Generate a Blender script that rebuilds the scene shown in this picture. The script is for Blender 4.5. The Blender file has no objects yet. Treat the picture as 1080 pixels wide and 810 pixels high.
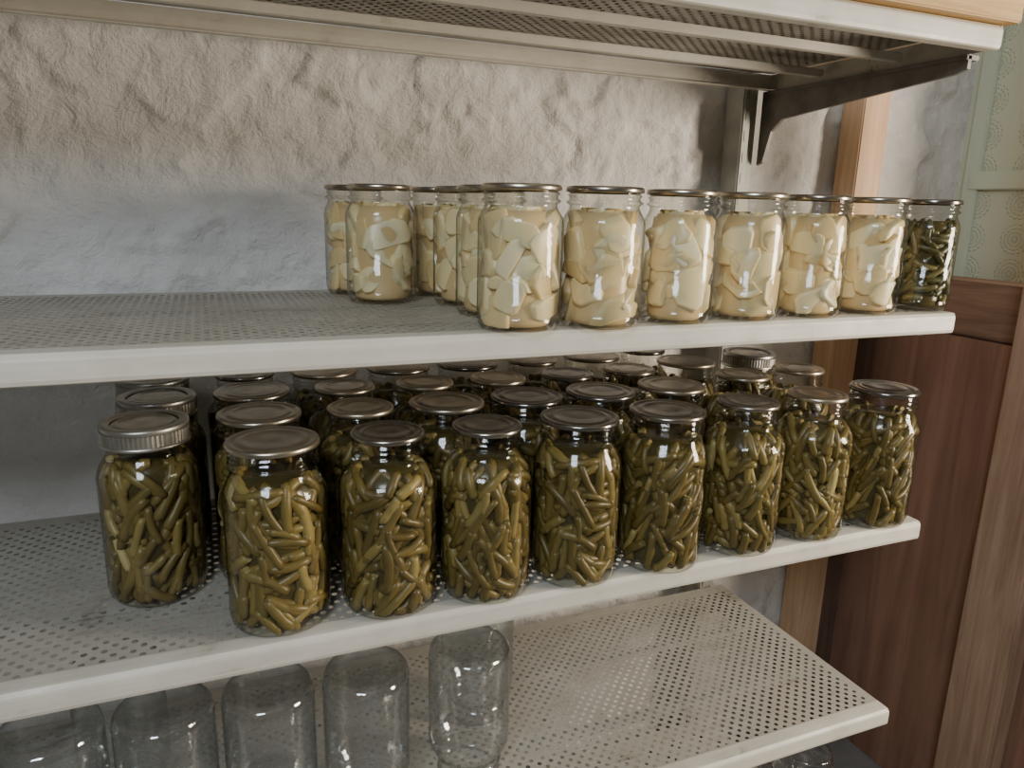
import bpy, bmesh, math, random
from mathutils import Vector, Matrix, noise
R=[[0.92494,-0.3793,0.02494],[-0.06693,-0.22709,-0.97157],[0.37418,0.89698,-0.23543]]
C=(-0.835,-0.6165,0.1133); FPX=779.2
Z2,Z3,Z0,D,L=-0.2714,-0.5513,0.320,0.367,0.0244
Z4=Z3-.28; WY=.417; FLOOR=Z4-.12; CEIL=1.35
pi=math.pi
# ---------------------------------------------------------------- materials
def newmat(name):
    m=bpy.data.materials.new(name);m.use_nodes=True
    nt=m.node_tree;b=nt.nodes["Principled BSDF"];return m,nt,b
def ramp(nt,fac,stops):
    r=nt.nodes.new("ShaderNodeValToRGB");e=r.color_ramp.elements
    while len(e)<len(stops): e.new(.5)
    for i,(p,c) in enumerate(stops): e[i].position=p;e[i].color=(*c,1)
    nt.links.new(fac,r.inputs[0]);return r.outputs[0]
def coords(nt,scale=(1,1,1),kind="Object"):
    t=nt.nodes.new("ShaderNodeTexCoord");m=nt.nodes.new("ShaderNodeMapping");m.inputs["Scale"].default_value=scale
    nt.links.new(t.outputs[kind],m.inputs[0]);return m.outputs[0]
def noi(nt,co,scale,detail=5,rough=.55,dist=0):
    n=nt.nodes.new("ShaderNodeTexNoise");n.inputs["Scale"].default_value=scale;n.inputs["Detail"].default_value=detail
    n.inputs["Roughness"].default_value=rough;n.inputs["Distortion"].default_value=dist
    nt.links.new(co,n.inputs["Vector"]);return n.outputs["Fac"]
def math_(nt,op,a,b=None,c=None):
    n=nt.nodes.new("ShaderNodeMath");n.operation=op
    for i,v in enumerate((a,b,c)):
        if v is None: continue
        if isinstance(v,(int,float)): n.inputs[i].default_value=v
        else: nt.links.new(v,n.inputs[i])
    return n.outputs[0]
def bump(nt,h,b,strength,dist):
    n=nt.nodes.new("ShaderNodeBump");n.inputs["Strength"].default_value=strength;n.inputs["Distance"].default_value=dist
    nt.links.new(h,n.inputs["Height"]);nt.links.new(n.outputs[0],b.inputs["Normal"]);return n
def plaster(name,c1,c2):
    m,nt,b=newmat(name);co=coords(nt)
    a=noi(nt,co,9,8,.6,.4);c=noi(nt,co,110,6,.7);col=ramp(nt,a,[(.3,c1),(.7,c2)])
    nt.links.new(col,b.inputs["Base Color"]);b.inputs["Roughness"].default_value=.9
    mid=noi(nt,co,30,6,.62,.8)
    h=math_(nt,"ADD",math_(nt,"MULTIPLY",c,.42),math_(nt,"MULTIPLY",mid,.7))
    bump(nt,h,b,.75,.012);return m
M_WALL=plaster("white_plaster",(.62,.59,.545),(.77,.74,.69))
M_CEIL=plaster("ceiling_plaster",(.5,.48,.44),(.6,.58,.54))
def wood(name,c1,c2,axis='z',rough=.65,grain=1.0):
    m,nt,b=newmat(name)
    s={'z':(28,28,1.6),'x':(1.6,28,28),'y':(28,1.6,28)}[axis]
    co=coords(nt,s);a=noi(nt,co,1.6*grain,8,.65,1.5)
    co2=coords(nt);k=noi(nt,co2,4,3)
    f=math_(nt,"ADD",math_(nt,"MULTIPLY",a,.8),math_(nt,"MULTIPLY",k,.3))
    nt.links.new(ramp(nt,f,[(.38,c1),(.55,tuple((x+y)/2 for x,y in zip(c1,c2))),(.72,c2)]),b.inputs["Base Color"])
    b.inputs["Roughness"].default_value=rough;bump(nt,a,b,.25,.002);return m
M_STUD=wood("pine_stud",(.42,.25,.13),(.62,.42,.26))
M_STUDF=wood("weathered_stud",(.24,.135,.08),(.46,.30,.20))
M_RAIL=wood("brown_rail_wood",(.13,.07,.04),(.29,.165,.10),'y',.75)
M_PLY=wood("stained_plywood",(.17,.08,.048),(.33,.175,.11),'z',.85,.45)
M_BOARD=wood("yellow_pine_board",(.40,.23,.07),(.58,.36,.13),'x',.5)
M_DARKWOOD=wood("dark_stud",(.06,.035,.025),(.16,.09,.06))
def paint(name,holes):
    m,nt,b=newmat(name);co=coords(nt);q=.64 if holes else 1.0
    g=noi(nt,co,14,7,.65,.3);s=noi(nt,coords(nt,(3,90,60)),2,6,.7)
    f=math_(nt,"ADD",math_(nt,"MULTIPLY",g,.6),math_(nt,"MULTIPLY",s,.4))
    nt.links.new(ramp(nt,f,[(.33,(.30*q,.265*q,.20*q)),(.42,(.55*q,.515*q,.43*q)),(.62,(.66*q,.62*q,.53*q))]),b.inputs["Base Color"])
    nt.links.new(ramp(nt,g,[(.3,(.6,)*3),(.7,(.38,)*3)]),b.inputs["Roughness"])
    bump(nt,f,b,.12,.002)
    if holes:
        t=nt.nodes.new("ShaderNodeTexCoord");sx=nt.nodes.new("ShaderNodeSeparateXYZ");nt.links.new(t.outputs["Object"],sx.inputs[0])
        def frac(o,off,p): 
            v=math_(nt,"FRACT",math_(nt,"ADD",math_(nt,"DIVIDE",o,p),50+off))
            return math_(nt,"MULTIPLY",math_(nt,"SUBTRACT",v,.5),p)
        px,py=.0155,.0155
        def rad(o1,o2):
            x=frac(sx.outputs[0],o1,px);y=frac(sx.outputs[1],o2,py)
            return math_(nt,"SQRT",math_(nt,"ADD",math_(nt,"MULTIPLY",x,x),math_(nt,"MULTIPLY",y,y)))
        r=math_(nt,"MINIMUM",rad(0,0),rad(.5,.5))
        hole=math_(nt,"LESS_THAN",r,.0028)
        iny=math_(nt,"MULTIPLY",math_(nt,"GREATER_THAN",sx.outputs[1],.022),math_(nt,"LESS_THAN",sx.outputs[1],D-.02))
        inx=math_(nt,"LESS_THAN",sx.outputs[0],-.012)
        hole=math_(nt,"MULTIPLY",hole,math_(nt,"MULTIPLY",iny,inx))
        tr=nt.nodes.new("ShaderNodeBsdfTransparent");mx=nt.nodes.new("ShaderNodeMixShader")
        nt.links.new(hole,mx.inputs[0]);nt.links.new(b.outputs[0],mx.inputs[1]);nt.links.new(tr.outputs[0],mx.inputs[2])
        nt.links.new(mx.outputs[0],nt.nodes["Material Output"].inputs[0])
    return m
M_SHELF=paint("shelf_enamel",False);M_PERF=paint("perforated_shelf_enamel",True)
m,nt,b=newmat("grey_steel");M_STEEL=m;co=coords(nt)
nt.links.new(ramp(nt,noi(nt,co,25,6),[(.3,(.12,.11,.095)),(.7,(.25,.23,.20))]),b.inputs["Base Color"]);b.inputs["Roughness"].default_value=.5;b.inputs["Metallic"].default_value=.3
m,nt,b=newmat("post_enamel");M_POST=m;co=coords(nt)
nt.links.new(ramp(nt,noi(nt,co,20,6),[(.3,(.24,.24,.20)),(.7,(.38,.37,.31))]),b.inputs["Base Color"]);b.inputs["Roughness"].default_value=.5
m,nt,b=newmat("concrete");M_FLOOR=m;co=coords(nt)
nt.links.new(ramp(nt,noi(nt,co,5,8),[(.3,(.16,.15,.14)),(.7,(.28,.27,.25))]),b.inputs["Base Color"]);b.inputs["Roughness"].default_value=.85
def lidmat(name,c0,c1,r):
    m,nt,b=newmat(name);co=coords(nt)
    oi=nt.nodes.new("ShaderNodeObjectInfo")
    g=noi(nt,co,45,4);b.inputs["Metallic"].default_value=.95
    g2=math_(nt,"ADD",g,math_(nt,"MULTIPLY",math_(nt,"SUBTRACT",oi.outputs["Random"],.5),.6))
    nt.links.new(ramp(nt,g2,[(.25,c0),(.75,c1)]),b.inputs["Base Color"])
    nt.links.new(math_(nt,"ADD",math_(nt,"MULTIPLY",oi.outputs["Random"],.15),r),b.inputs["Roughness"]);return m
M_LID=lidmat("tin_lid",(.27,.25,.22),(.58,.50,.37),.18);M_BAND=lidmat("screw_band_metal",(.32,.31,.29),(.58,.54,.46),.28)
def glass(name,tint,edge,spec=.05,rim=.75):
    m=bpy.data.materials.new(name);m.use_nodes=True;nt=m.node_tree;nt.nodes.clear()
    out=nt.nodes.new("ShaderNodeOutputMaterial");lw=nt.nodes.new("ShaderNodeLayerWeight");lw.inputs[0].default_value=.5
    tr=nt.nodes.new("ShaderNodeBsdfTransparent");gl=nt.nodes.new("ShaderNodeBsdfGlossy");gl.inputs["Roughness"].default_value=.08
    co=coords(nt);h=noi(nt,co,45,2,.5,.5);bp=nt.nodes.new("ShaderNodeBump");bp.inputs["Strength"].default_value=.3;bp.inputs["Distance"].default_value=.003
    nt.links.new(h,bp.inputs["Height"]);nt.links.new(bp.outputs[0],gl.inputs["Normal"]);nt.links.new(bp.outputs[0],lw.inputs["Normal"])
    f=lw.outputs["Facing"]
    nt.links.new(ramp(nt,f,[(.3,tint),(.75,tuple((a+b)/2 for a,b in zip(tint,edge))),(1,edge)]),tr.inputs[0])
    fac=math_(nt,"ADD",math_(nt,"MULTIPLY",math_(nt,"POWER",f,3.5),rim),spec)
    mx=nt.nodes.new("ShaderNodeMixShader");nt.links.new(fac,mx.inputs[0]);nt.links.new(tr.outputs[0],mx.inputs[1]);nt.links.new(gl.outputs[0],mx.inputs[2])
    nt.links.new(mx.outputs[0],out.inputs[0]);return m
M_GLASS=glass("jar_glass",(.97,.965,.92),(.48,.49,.43),.045);M_EGLASS=glass("empty_jar_glass",(.93,.95,.96),(.45,.50,.52),.19,.85)
def food(name,stops,rough,attr="bc",sss=0,rnd=.16):
    m,nt,b=newmat(name);a=nt.nodes.new("ShaderNodeAttribute");a.attribute_name=attr
    oi=nt.nodes.new("ShaderNodeObjectInfo")
    co=coords(nt);n=noi(nt,co,130,4,.6)
    f=math_(nt,"ADD",math_(nt,"MULTIPLY",a.outputs["Fac"],.75),math_(nt,"MULTIPLY",n,.25))
    f=math_(nt,"ADD",f,math_(nt,"MULTIPLY",math_(nt,"SUBTRACT",oi.outputs["Random"],.5),rnd))
    nt.links.new(ramp(nt,f,stops),b.inputs["Base Color"]);b.inputs["Roughness"].default_value=rough
    b.inputs["Subsurface Weight"].default_value=sss;b.inputs["Subsurface Scale"].default_value=.006
    b.inputs["Subsurface Radius"].default_value=(1,.7,.35);bump(nt,n,b,.15,.001);return m
M_BEAN=food("green_bean_skin",[(.1,(.115,.080,.019)),(.5,(.225,.163,.044)),(.8,(.36,.272,.092)),(1,(.55,.45,.21))],.40)
M_BEAND=food("pickled_bean_skin",[(.1,(.06,.055,.016)),(.6,(.16,.135,.04)),(1,(.38,.31,.14))],.36)
M_PEAR=food("pear_flesh",[(.1,(.66,.46,.21)),(.4,(.80,.65,.36)),(1,(.86,.77,.54))],.35,sss=.3,rnd=.4)
m,nt,b=newmat("bean_brine");M_BRINE=m;b.inputs["Base Color"].default_value=(.065,.050,.014,1);b.inputs["Roughness"].default_value=.25
m,nt,b=newmat("pear_syrup");M_SYRUP=m;b.inputs["Base Color"].default_value=(.62,.45,.23,1);b.inputs["Roughness"].default_value=.3
# ---------------------------------------------------------------- mesh helpers
def link(o): bpy.context.collection.objects.link(o);return o
def box(name,x0,x1,y0,y1,z0,z1,mat,bev=0,parent=None):
    bm=bmesh.new();bmesh.ops.create_cube(bm,size=1)
    for v in bm.verts: v.co=Vector(((x0+x1)/2+v.co.x*(x1-x0),(y0+y1)/2+v.co.y*(y1-y0),(z0+z1)/2+v.co.z*(z1-z0)))
    if bev: bmesh.ops.bevel(bm,geom=bm.edges[:],offset=bev,segments=2,affect='EDGES')
    me=bpy.data.meshes.new(name);bm.to_mesh(me);bm.free();me.materials.append(mat)
    o=link(bpy.data.objects.new(name,me))
    if parent: o.parent=parent
    return o
def empty(name):
    o=link(bpy.data.objects.new(name,None));o.empty_display_size=.05;return o
prof_R=[1]
def lathe(bm,prof,mi,seg=48,sq=0,smooth=True,mod=None):
    rings=[]
    for (r,z) in prof:
        if r<1e-6: rings.append([bm.verts.new((0,0,z))]);continue
        ring=[]
        for i in range(seg):
            a=2*pi*i/seg;rr=r*(1-sq*(math.cos(4*a)*.5)) if r>0.8*prof_R[0] else r
            if mod: rr=mod(rr,z,i)
            ring.append(bm.verts.new((rr*math.cos(a),rr*math.sin(a),z)))
        rings.append(ring)
    for a,b in zip(rings,rings[1:]):
        for i in range(seg):
            j=(i+1)%seg
            if len(a)==1 and len(b)==1: break
            if len(a)==1: f=bm.faces.new((a[0],b[j],b[i]))
            elif len(b)==1: f=bm.faces.new((a[i],a[j],b[0]))
            else: f=bm.faces.new((a[i],a[j],b[j],b[i]))
            f.material_index=mi;f.smooth=smooth
NK=.862
def jar_profile(Rb,H,rn,zs=.66):
    p=[(0,.003),(Rb*.70,.0025),(Rb*.80,0.0),(Rb*.90,.001),(Rb*.965,.005),(Rb,.013),(Rb*.995,H*.10),(Rb*.995,H*(zs-.06)),(Rb,H*zs)]
    z0,z1=H*zs,H*NK
    for k in range(1,9):
        t=k/8;s=.5-.5*math.cos(pi*t**1.35)
        p.append((Rb+(rn-.0005-Rb)*s,z0+(z1-z0)*t))
    return p
def rad_at(p,z):
    for (r0,a),(r1,b) in zip(p[2:],p[3:]):
        if a<=z<=b and b>a: return r0+(r1-r0)*(z-a)/(b-a)
    return p[-1][0]
def neck(H,rn):
    z=H*NK;q=[(rn,z+.001)]
    q+=[(rn+.0026,z+.0025),(rn+.0026,z+.004),(rn,z+.0055)]
    zz=z+.0082
    while zz<H-.0075:
        q+=[(rn,zz),(rn+.0016,zz+.0012),(rn+.0016,zz+.0018),(rn,zz+.003)];zz+=.0045
    q+=[(rn,H-.004),(rn-.001,H-.002),(rn-.004,H-.002)]
    return q
def lid_prof(rl,H,skirt):
    return [(rl-.004,H-skirt-.001),(rl,H-skirt),(rl+.0006,H-skirt+.0008),(rl+.0003,H-.0022),(rl-.0002,H-.0010),(rl-.0015,H-.0003),(rl-.004,H-.0002),(rl-.0055,H-.0013),(rl-.009,H-.0014),(rl-.0105,H-.0004),(rl*.62,H-.0002),(rl*.60,H-.0007),(rl*.3,H-.0001),(0,H)]
def bean(bm,lay,rnd,prof,th,z,tilt,ln,rad,rr,zmax,mi):
    n=9;sg=8;bend=rnd.uniform(-1,1)*ln*.10;rings=[];val=min(1,max(0,rnd.gauss(.45,.22)))
    ph=rnd.random()*6;tw=rnd.uniform(.9,1.15)
    pts=[]
    for i in range(n):
        t=i/(n-1)-.5
        s=math.sin(tilt)*t*ln+math.cos(tilt)*bend*(1-4*t*t);u=math.cos(tilt)*t*ln-math.sin(tilt)*bend*(1-4*t*t)
        zz=min(max(z+u,.006),zmax);r=rad_at(prof,zz)-rad-rr
        a=th+s/max(r,.01);pts.append(Vector((r*math.cos(a),r*math.sin(a),zz)))
    for i,p in enumerate(pts):
        d=(pts[min(i+1,n-1)]-pts[max(i-1,0)])
        if d.length<1e-5: d=Vector((0,0,1))
        d.normalize();o=Vector((p.x,p.y,0)).normalized();e=d.cross(o).normalized();o=e.cross(d)
        t=i/(n-1);q=rad*(1+.06*math.sin(t*15+ph))
        if i in(0,n-1): q*=.84
        rings.append([bm.verts.new(p+(o*math.cos(2*pi*k/sg)+e*math.sin(2*pi*k/sg)*tw)*q) for k in range(sg)])
    fs=[]
    for a,b in zip(rings,rings[1:]):
        for k in range(sg): fs.append(bm.faces.new((a[k],a[(k+1)%sg],b[(k+1)%sg],b[k])))
    for f in fs: f.smooth=True
    c=[bm.faces.new(rings[0][::-1]),bm.faces.new(rings[-1])]
    for f in fs+c:
        f.material_index=mi
        for l in f.loops: l[lay]=(val,)*3+(1,)
    for f in c:
        for l in f.loops: l[lay]=(min(1,val+.4),)*3+(1,)
def pear(bm,lay,rnd,prof,th,z,mi,zmax,Rj,inner=False):
    b2=bmesh.new();a,bq,c=rnd.uniform(.017,.027),rnd.uniform(.012,.017),rnd.uniform(.008,.011)
    kind=rnd.random();npt=8
    for w,s0 in ((-1,.9),(0,1),(1,rnd.uniform(.70,.90))):
        for k in range(npt):
            t=2*pi*(k+.5)/npt;x=math.cos(t);y=math.sin(t)
            x=math.copysign(abs(x)**.5,x);y=math.copysign(abs(y)**.5,y)
            if kind<.40 and y<0: y*=.35
            x*=1-.22*(y if kind<.8 else -x*.3)
            b2.verts.new((x*a*s0*rnd.uniform(.93,1.05),y*bq*s0*rnd.uniform(.93,1.05),w*c))
    bmesh.ops.convex_hull(b2,input=b2.verts[:])
    bmesh.ops.delete(b2,geom=[v for v in b2.verts if not v.link_faces],context='VERTS')
    bmesh.ops.dissolve_limit(b2,angle_limit=.3,verts=b2.verts[:],edges=b2.edges[:])
    bmesh.ops.bevel(b2,geom=b2.edges[:],offset=.0016,segments=3,affect='EDGES',profile=.5,clamp_overlap=True)
    bmesh.ops.triangulate(b2,faces=b2.faces[:])
    rot=rnd.gauss(0,.5)+(pi/2 if rnd.random()<.8 else 0);cr,sr=math.cos(rot),math.sin(rot)
    rb=rad_at(prof,z)-.0110+rnd.uniform(-.0040,.0010);val=min(1,max(0,rnd.gauss(.6,.2)));mp={}
    lean=rnd.uniform(-.32,.32);lean2=rnd.uniform(-.32,.32)
    for v in b2.verts:
        x,y,w=v.co;w+=x*lean+y*lean2;s=x*cr-y*sr;u=x*sr+y*cr;zz=min(max(z+u,.004),zmax)
        lim=rad_at(prof,zz)-.0016;r=rb+w
        if r>lim-.002: r=lim-.002*math.exp(-(r-lim+.002)/.002)
        aa=th+s/max(rb,.01)
        mp[v]=bm.verts.new((r*math.cos(aa),r*math.sin(aa),zz))
    for f in b2.faces:
        try: g=bm.faces.new([mp[v] for v in f.verts])
        except ValueError: continue
        g.material_index=mi;g.smooth=True
        for l in g.loops: l[lay]=(val,)*3+(1,)
    b2.free()
def make_jar(name,Rb,H,rn,content,seed,band=False):
    rnd=random.Random(seed);bm=bmesh.new();lay=bm.loops.layers.color.new("bc");prof_R[0]=Rb
    P=jar_profile(Rb,H,rn,.68 if H>.15 else .72);sq=.02 if H>.15 else .0
    lathe(bm,P+neck(H,rn),0,56,sq)
    rl=rn+.0028
    if content!='empty':
        lathe(bm,lid_prof(rl,H,.0055 if not band else .004),1,56)
        if band:
            def kn(r,z,i): return r+(.0006 if i%2 else 0)
            lathe(bm,[(rl-.001,H-.020),(rl+.0022,H-.0195),(rl+.0025,H-.017),(rl+.001,H-.016)],4,96)
            lathe(bm,[(rl+.001,H-.016),(rl+.0012,H-.005)],4,120,mod=kn,smooth=False)
            lathe(bm,[(rl+.001,H-.005),(rl+.0016,H-.002),(rl+.0008,H+.0008),(rl-.002,H+.001),(rl-.007,H+.0004),(rl-.0075,H-.0006)],4,96)
    zmax=H*(.81 if content!='pear' else .82)
    if content in('bean','pickle'):
        k=Rb/.044
        core=[(0,.004),(P[2][0]-.006,.005)]+[(max(rad_at(P,z)-.0095,.01),z) for z in [H*(.05+.05*i) for i in range(15)] if z<zmax]+[(rad_at(P,zmax)-.010,zmax),(0,zmax)]
        lathe(bm,core,3,32)
        off=Vector((seed*3.1,seed*1.7,0));br=1 if content=='bean' else .85
        for layer,(cnt,rr) in enumerate([(int(88*k*H/.175/br),.0050),(int(105*k*H/.175/br),.0010)]):
            for i in range(cnt):
                z=.010+(zmax-.016)*((i+.5)/cnt);th=i*2.399963+rnd.uniform(-.25,.25)
                z+=rnd.uniform(-.008,.008)
                tl=noise.noise(Vector((math.cos(th)*1.1,math.sin(th)*1.1,z*22))+off+Vector((0,0,layer)))*2.3+rnd.gauss(0,.25)
                if content=='pickle': tl+=.5
                if rnd.random()<.08: tl+=1.2
                ln=rnd.uniform(.022,.050)*(1 if content=='bean' else .6)
                bean(bm,lay,rnd,P,th,min(max(z,.014),zmax-.006),tl,ln,rnd.uniform(.0039,.0052)*br,rr+rnd.uniform(-.0004,.0022),zmax,2)
    if content=='pear':
        core=[(0,.003),(P[2][0]-.004,.004)]+[(max(rad_at(P,z)-.0085,.01),z) for z in [H*(.06+.05*i) for i in range(14)] if z<zmax]+[(rad_at(P,zmax)-.010,zmax),(0,zmax)]
        lathe(bm,core,3,32)
        cnt=25
        for i in range(cnt):
            z=.018+(zmax-.030)*((i+.5)/cnt);pear(bm,lay,rnd,P,i*2.399963+rnd.uniform(-.3,.3),z+rnd.uniform(-.005,.005),2,zmax+.002,Rb)
        for i in range(8):
            pear(bm,lay,rnd,[(0.02,0)]*2+[(.024,0),(.024,H)],i*.9,zmax-.003,2,zmax+.004,Rb)
    me=bpy.data.meshes.new(name);bm.to_mesh(me);bm.free()
    mats={'bean':[M_GLASS,M_LID,M_BEAN,M_BRINE,M_BAND],'pickle':[M_GLASS,M_LID,M_BEAND,M_BRINE,M_BAND],'pear':[M_GLASS,M_LID,M_PEAR,M_SYRUP,M_BAND],'empty':[M_EGLASS]}[content]
    for q in mats: me.materials.append(q)
    return me
RB,HB=.0466,.175; HP=.1315
beanW=[make_jar("bean_wide_%d"%i,RB,HB,.0380,'bean',11+i) for i in range(3)]
beanR=[make_jar("bean_reg_%d"%i,RB,HB,.0315,'bean',31+i) for i in range(3)]
beanB=make_jar("bean_band",.0455,HB,.0350,'bean',51,True)
pearW=[make_jar("pear_%d"%i,.0372,HP,.0325,'pear',61+i) for i in range(4)]
pearL=[make_jar("pear_large_%d"%i,.0397,HP,.0335,'pear',77+i) for i in range(2)]
pick=make_jar("pickle",.0345,HP,.0300,'pickle',88)
emp=make_jar("empty_quart",.0475,.172,.036,'empty',90)
rnd=random.Random(5)
def put(name,me,x,y,z,flip=False,rot=None):
    o=link(bpy.data.objects.new(name,me));o.location=(x,y,z);o.rotation_euler=(pi if flip else 0,0,rnd.random()*6.28 if rot is None else rot)
    if flip: o.location.z=z+.170
    return o
JB="jar_of_green_beans"
front=[(-.898,.141,'B'),(-.789,.049,'W'),(-.686,.043,'R'),(-.588,.036,'R'),(-.487,.034,'W'),(-.383,.029,'W'),(-.272,.032,'R'),(-.166,.036,'R'),(-.057,.036,'W')]
back=[(-.892,.238,'B'),(-.901,.333,'B'),(-.794,.144,'W'),(-.795,.239,'W'),(-.798,.334,'R'),(-.693,.137,'R'),(-.693,.232,'R'),(-.702,.327,'W'),
(-.600,.131,'W'),(-.598,.226,'R'),(-.607,.322,'W'),(-.506,.128,'W'),(-.504,.223,'R'),(-.512,.318,'W'),(-.412,.125,'W'),(-.409,.220,'R'),(-.417,.315,'R'),
(-.312,.127,'W'),(-.314,.223,'R'),(-.320,.319,'W'),(-.184,.150,'R'),(-.206,.246,'W'),(-.220,.341,'R'),(-.080,.160,'R'),(-.075,.268,'B')]
S=.0008
for i,(x,y,k) in enumerate(front+back):
    me=beanB if k=='B' else (beanW if k=='W' else beanR)[i%3]
    put(JB,me,x,y,Z2+S)
for i,(x,y,k) in enumerate([(-.564,.022,1),(-.481,.016,1),(-.388,.024,0),(-.298,.027,0),(-.207,.030,0),(-.114,.035,0),(-.558,.112,0),(-.556,.202,0),(-.560,.293,0),(-.658,.330,0),(-.646,.237,1)]):
    put("jar_of_pears",(pearL[i%2] if k else pearW[i%4]),x,y,S)
put("jar_of_pickled_beans",pick,-.019,.040,S)
for (x,y) in [(-1.003,.112),(-.903,.106),(-.803,.104),(-.701,.099),(-.580,.102),(-.535,.200),(-.955,.205)]:
    put("empty_glass_jar",emp,x,y,Z3+S,True)
for (x,y) in [(-.054,.081),(-.16,.085),(-.27,.08)]:
    put("empty_glass_jar",emp,x,y,Z4+S)
# ---------------------------------------------------------------- shelving unit
unit=empty("metal_shelving_unit")
X0,X1=-1.22,0.0
def extrude_x(name,pts,x0,x1,mat,parent,th=.0014):
    bm=bmesh.new();a=[bm.verts.new((x0,y,z)) for y,z in pts];b=[bm.verts.new((x1,y,z)) for y,z in pts]
    for i in range(len(pts)-1):
        f=bm.faces.new((a[i],a[i+1],b[i+1],b[i]));f.smooth=False
    me=bpy.data.meshes.new(name);bm.to_mesh(me);bm.free();me.materials.append(mat)
    o=link(bpy.data.objects.new(name,me));o.parent=parent
    s=o.modifiers.new("s","SOLIDIFY");s.thickness=th;s.offset=0
    return o
def shelf(tag,z,depth=D):
    bm=bmesh.new();vs=[bm.verts.new(p) for p in [(X0,.005,z),(X1,.005,z),(X1,depth,z),(X0,depth,z)]];bm.faces.new(vs)
    me=bpy.data.meshes.new(tag+"_panel");bm.to_mesh(me);bm.free();me.materials.append(M_PERF)
    o=link(bpy.data.objects.new(tag+"_panel",me));o.parent=unit
    pts=[(.020,z-.0006),(.006,z-.0006),(.003,z-.0010),(.0005,z-.004),(0,z-.006),(0,z-L+.004),(.001,z-L+.001),(.003,z-L),(.016,z-L),(.0165,z-L+.006)]
    extrude_x(tag+"_front_lip",pts,X0,X1,M_SHELF,unit)
    extrude_x(tag+"_back_flange",[(depth-.012,z-L),(depth,z-L),(depth,z-.001)],X0,X1,M_SHELF,unit)
    for k,x in enumerate((X0,X1-.0015)):
        box(tag+"_end_%d"%k,x,x+.0015,.001,depth,z-L,z-.0008,M_SHELF,0,unit)
    for k,yy in enumerate((.12,.25)):
        box(tag+"_rib_%d"%k,X0+.01,X1-.01,yy,yy+.012,z-.020,z-.010,M_SHELF,.001,unit)
for t,z in (("top_shelf",Z0),("upper_shelf",0),("middle_shelf",Z2),("lower_shelf",Z3),("base_shelf",Z4)):
    shelf(t,z)
for k,x in enumerate((-.047,X0-.004)):
    box("post_%d"%k,x,x+.016,D+.003,D+.047,FLOOR,.75,M_POST,.002,unit)
    box("post_flange_%d"%k,x+.016,x+.036,D+.014,D+.047,FLOOR,.75,M_POST,.002,unit)
    for j in range(50):
        zz=FLOOR+.05+j*.032
        box("slot_%d_%d"%(k,j),x+.0055,x+.0085,D+.0022,D+.0034,zz,zz+.016,M_STEEL,0,unit)
def bracket(tag,x,z,h0,h1):
    bm=bmesh.new();t=z-L-.001
    prof=[(D+.008,t),(D+.008,t-h0),(D-.004,t-h0+.004),(D-.018,t-h0*.55),(D-.040,t-h0*.40),(D-.09,t-h0*.36),(.045,t-h1),(.03,t-h1+.004),(.03,t)]
    a=[bm.verts.new((x,y,q)) for y,q in prof];b=[bm.verts.new((x+.005,y,q)) for y,q in prof]
    bm.faces.new(a);bm.faces.new(b[::-1])
    for i in range(len(a)):
        j=(i+1)%len(a);bm.faces.new((a[i],b[i],b[j],a[j]))
    bmesh.ops.recalc_face_normals(bm,faces=bm.faces[:])
    me=bpy.data.meshes.new(tag);bm.to_mesh(me);bm.free();me.materials.append(M_STEEL)
    o=link(bpy.data.objects.new(tag,me));o.parent=unit
    box(tag+"_flange",x-.003,x+.018,.03,D+.004,t-.006,t-.0005,M_STEEL,.0008,unit)
for t,z in (("top_bracket",Z0),("upper_bracket",0),("middle_bracket",Z2),("lower_bracket",Z3),("base_bracket",Z4)):
    top=(t=="top_bracket")
    bracket(t,-.008 if top else -.02,z,.11 if top else .03,.020 if top else .010)
box("pine_board",-1.16,.012,-.012,.34,Z0+.001,Z0+.027,M_BOARD,.0015)
# ---------------------------------------------------------------- room
def plaster_wall(name,x0,x1,y,z0,z1,mat,st=.005):
    bm=bmesh.new();nx=int((x1-x0)/st);nz=int((z1-z0)/st);g=[]
    for j in range(nz+1):
        row=[]
        for i in range(nx+1):
            x=x0+(x1-x0)*i/nx;z=z0+(z1-z0)*j/nz;p=Vector((x,0,z))
            m2=noise.noise(p*2.2+Vector((9,1,4)))
            rough=min(1.1,max(.4,.95+m2*1.1+(x+.75)*.5))
            d=noise.fractal(p*6,1,2.1,3)*.004
            m1=noise.fractal(p*9+Vector((3,7,1)),1.,2.2,4)
            d+=min(max(m1*2.2-.16,0),.42)*.014*rough
            d+=noise.fractal(p*34+Vector((1,5,8)),.8,2.1,3)*.0025*rough
            row.append(bm.verts.new((x,y-max(-.008,min(d,.012)),z)))
        g.append(row)
    for j in range(nz):
        for i in range(nx): f=bm.faces.new((g[j][i],g[j][i+1],g[j+1][i+1],g[j+1][i]));f.smooth=True
    me=bpy.data.meshes.new(name);bm.to_mesh(me);bm.free();me.materials.append(mat)
    return link(bpy.data.objects.new(name,me))
plaster_wall("wall_back",-1.9,.53,WY+.013,FLOOR,CEIL,M_WALL)
box("floor",-2.4,1.6,-2.6,WY+.1,FLOOR-.05,FLOOR,M_FLOOR)
box("ceiling",-2.4,1.6,-2.6,WY+.1,CEIL,CEIL+.05,M_CEIL)
m,nt,b=newmat("green_embossed_panel");t=nt.nodes.new("ShaderNodeTexCoord");sx=nt.nodes.new("ShaderNodeSeparateXYZ");nt.links.new(t.outputs["Object"],sx.inputs[0])
def fr(o,p,off=0): return math_(nt,"MULTIPLY",math_(nt,"SUBTRACT",math_(nt,"FRACT",math_(nt,"ADD",math_(nt,"DIVIDE",o,p),50+off)),.5),p)
yy=fr(sx.outputs[1],.085,.0);zz=fr(sx.outputs[2],.062,.3)
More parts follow.
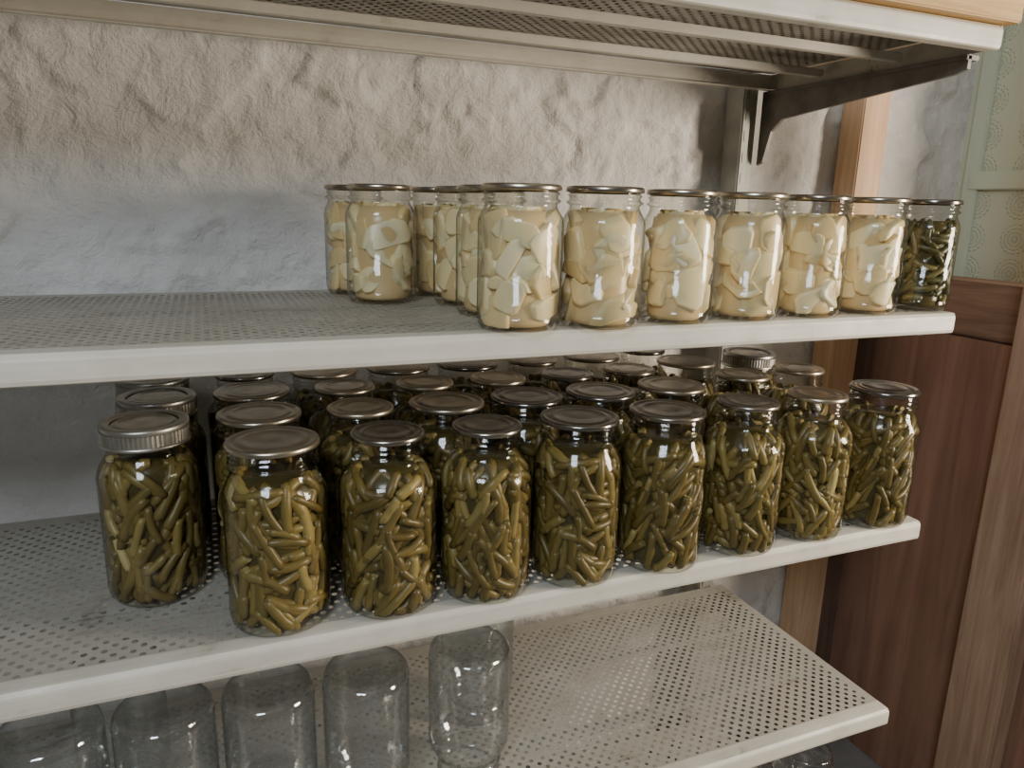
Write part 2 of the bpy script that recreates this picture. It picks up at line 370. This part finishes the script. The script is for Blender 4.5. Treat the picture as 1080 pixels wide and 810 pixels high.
rr=math_(nt,"SQRT",math_(nt,"ADD",math_(nt,"MULTIPLY",yy,yy),math_(nt,"MULTIPLY",zz,zz)))
ang=math_(nt,"ARCTAN2",zz,yy)
wv=math_(nt,"MULTIPLY",math_(nt,"SINE",math_(nt,"MULTIPLY",rr,900)),math_(nt,"ADD",math_(nt,"MULTIPLY",math_(nt,"SINE",math_(nt,"MULTIPLY",ang,18)),.6),.5))
wv=math_(nt,"MULTIPLY",wv,math_(nt,"LESS_THAN",rr,.028))
nt.links.new(ramp(nt,math_(nt,"ADD",math_(nt,"MULTIPLY",wv,.25),.5),[(.3,(.43,.48,.34)),(.5,(.56,.60,.46)),(.75,(.64,.67,.53))]),b.inputs["Base Color"])
b.inputs["Roughness"].default_value=.6;bump(nt,wv,b,.5,.002);M_GREEN=m
m,nt,b=newmat("green_trim_paint");b.inputs["Base Color"].default_value=(.55,.61,.47,1);b.inputs["Roughness"].default_value=.5;M_GTRIM=m
box("wall_right",.525,.56,.02,WY+.02,FLOOR,CEIL,M_GREEN)
box("trim_1",.512,.526,.02,WY-.02,.163,.196,M_GTRIM,.002)
box("trim_2",.516,.526,WY-.035,WY-.005,FLOOR,CEIL-.01,M_GTRIM,.002)
box("stud_post",.203,.262,.372,WY+.004,FLOOR,CEIL-.001,M_STUD,.002)
box("dark_stud_post",.264,.330,.395,WY+.004,FLOOR,-.06,M_DARKWOOD,.002)
hw=empty("half_wall")
box("plywood_panel",.338,.350,-.05,WY,FLOOR,-.085,M_PLY,.001,hw)
box("top_rail",.348,.433,-.05,WY-.004,-.083,.008,M_RAIL,.003,hw)
box("rail_brace",.350,.388,-.05,WY,-.5,-.086,M_RAIL,.002,hw)
box("front_stud_post",.298,.336,.032,.121,FLOOR,CEIL-.001,M_STUDF,.003)
# ---------------------------------------------------------------- lights
def area(name,loc,tgt,sx_,sy_,w,col):
    l=bpy.data.lights.new(name,"AREA");l.shape='RECTANGLE';l.size=sx_;l.size_y=sy_;l.energy=w;l.color=col
    o=link(bpy.data.objects.new(name,l));o.location=loc;o.rotation_euler=(Vector(tgt)-Vector(loc)).to_track_quat('-Z','Y').to_euler();return o
area("doorway_light",(.88,-.80,.10),(-.4,.3,.05),.35,.60,36,(1,.88,.73))
area("window_light",(-1.5,-1.5,.95),(-.6,.35,0),.6,.5,25,(.76,.87,1))
w=bpy.data.worlds.new("world");bpy.context.scene.world=w;w.use_nodes=True
w.node_tree.nodes["Background"].inputs[0].default_value=(.64,.6,.54,1);w.node_tree.nodes["Background"].inputs[1].default_value=.14
# ---------------------------------------------------------------- camera
cd=bpy.data.cameras.new("camera");cd.sensor_width=36;cd.lens=FPX/1080*36;cd.clip_start=.01
cam=link(bpy.data.objects.new("camera",cd))
cam.matrix_world=Matrix(((R[0][0],-R[1][0],-R[2][0],C[0]),(R[0][1],-R[1][1],-R[2][1],C[1]),(R[0][2],-R[1][2],-R[2][2],C[2]),(0,0,0,1)))
bpy.context.scene.camera=cam
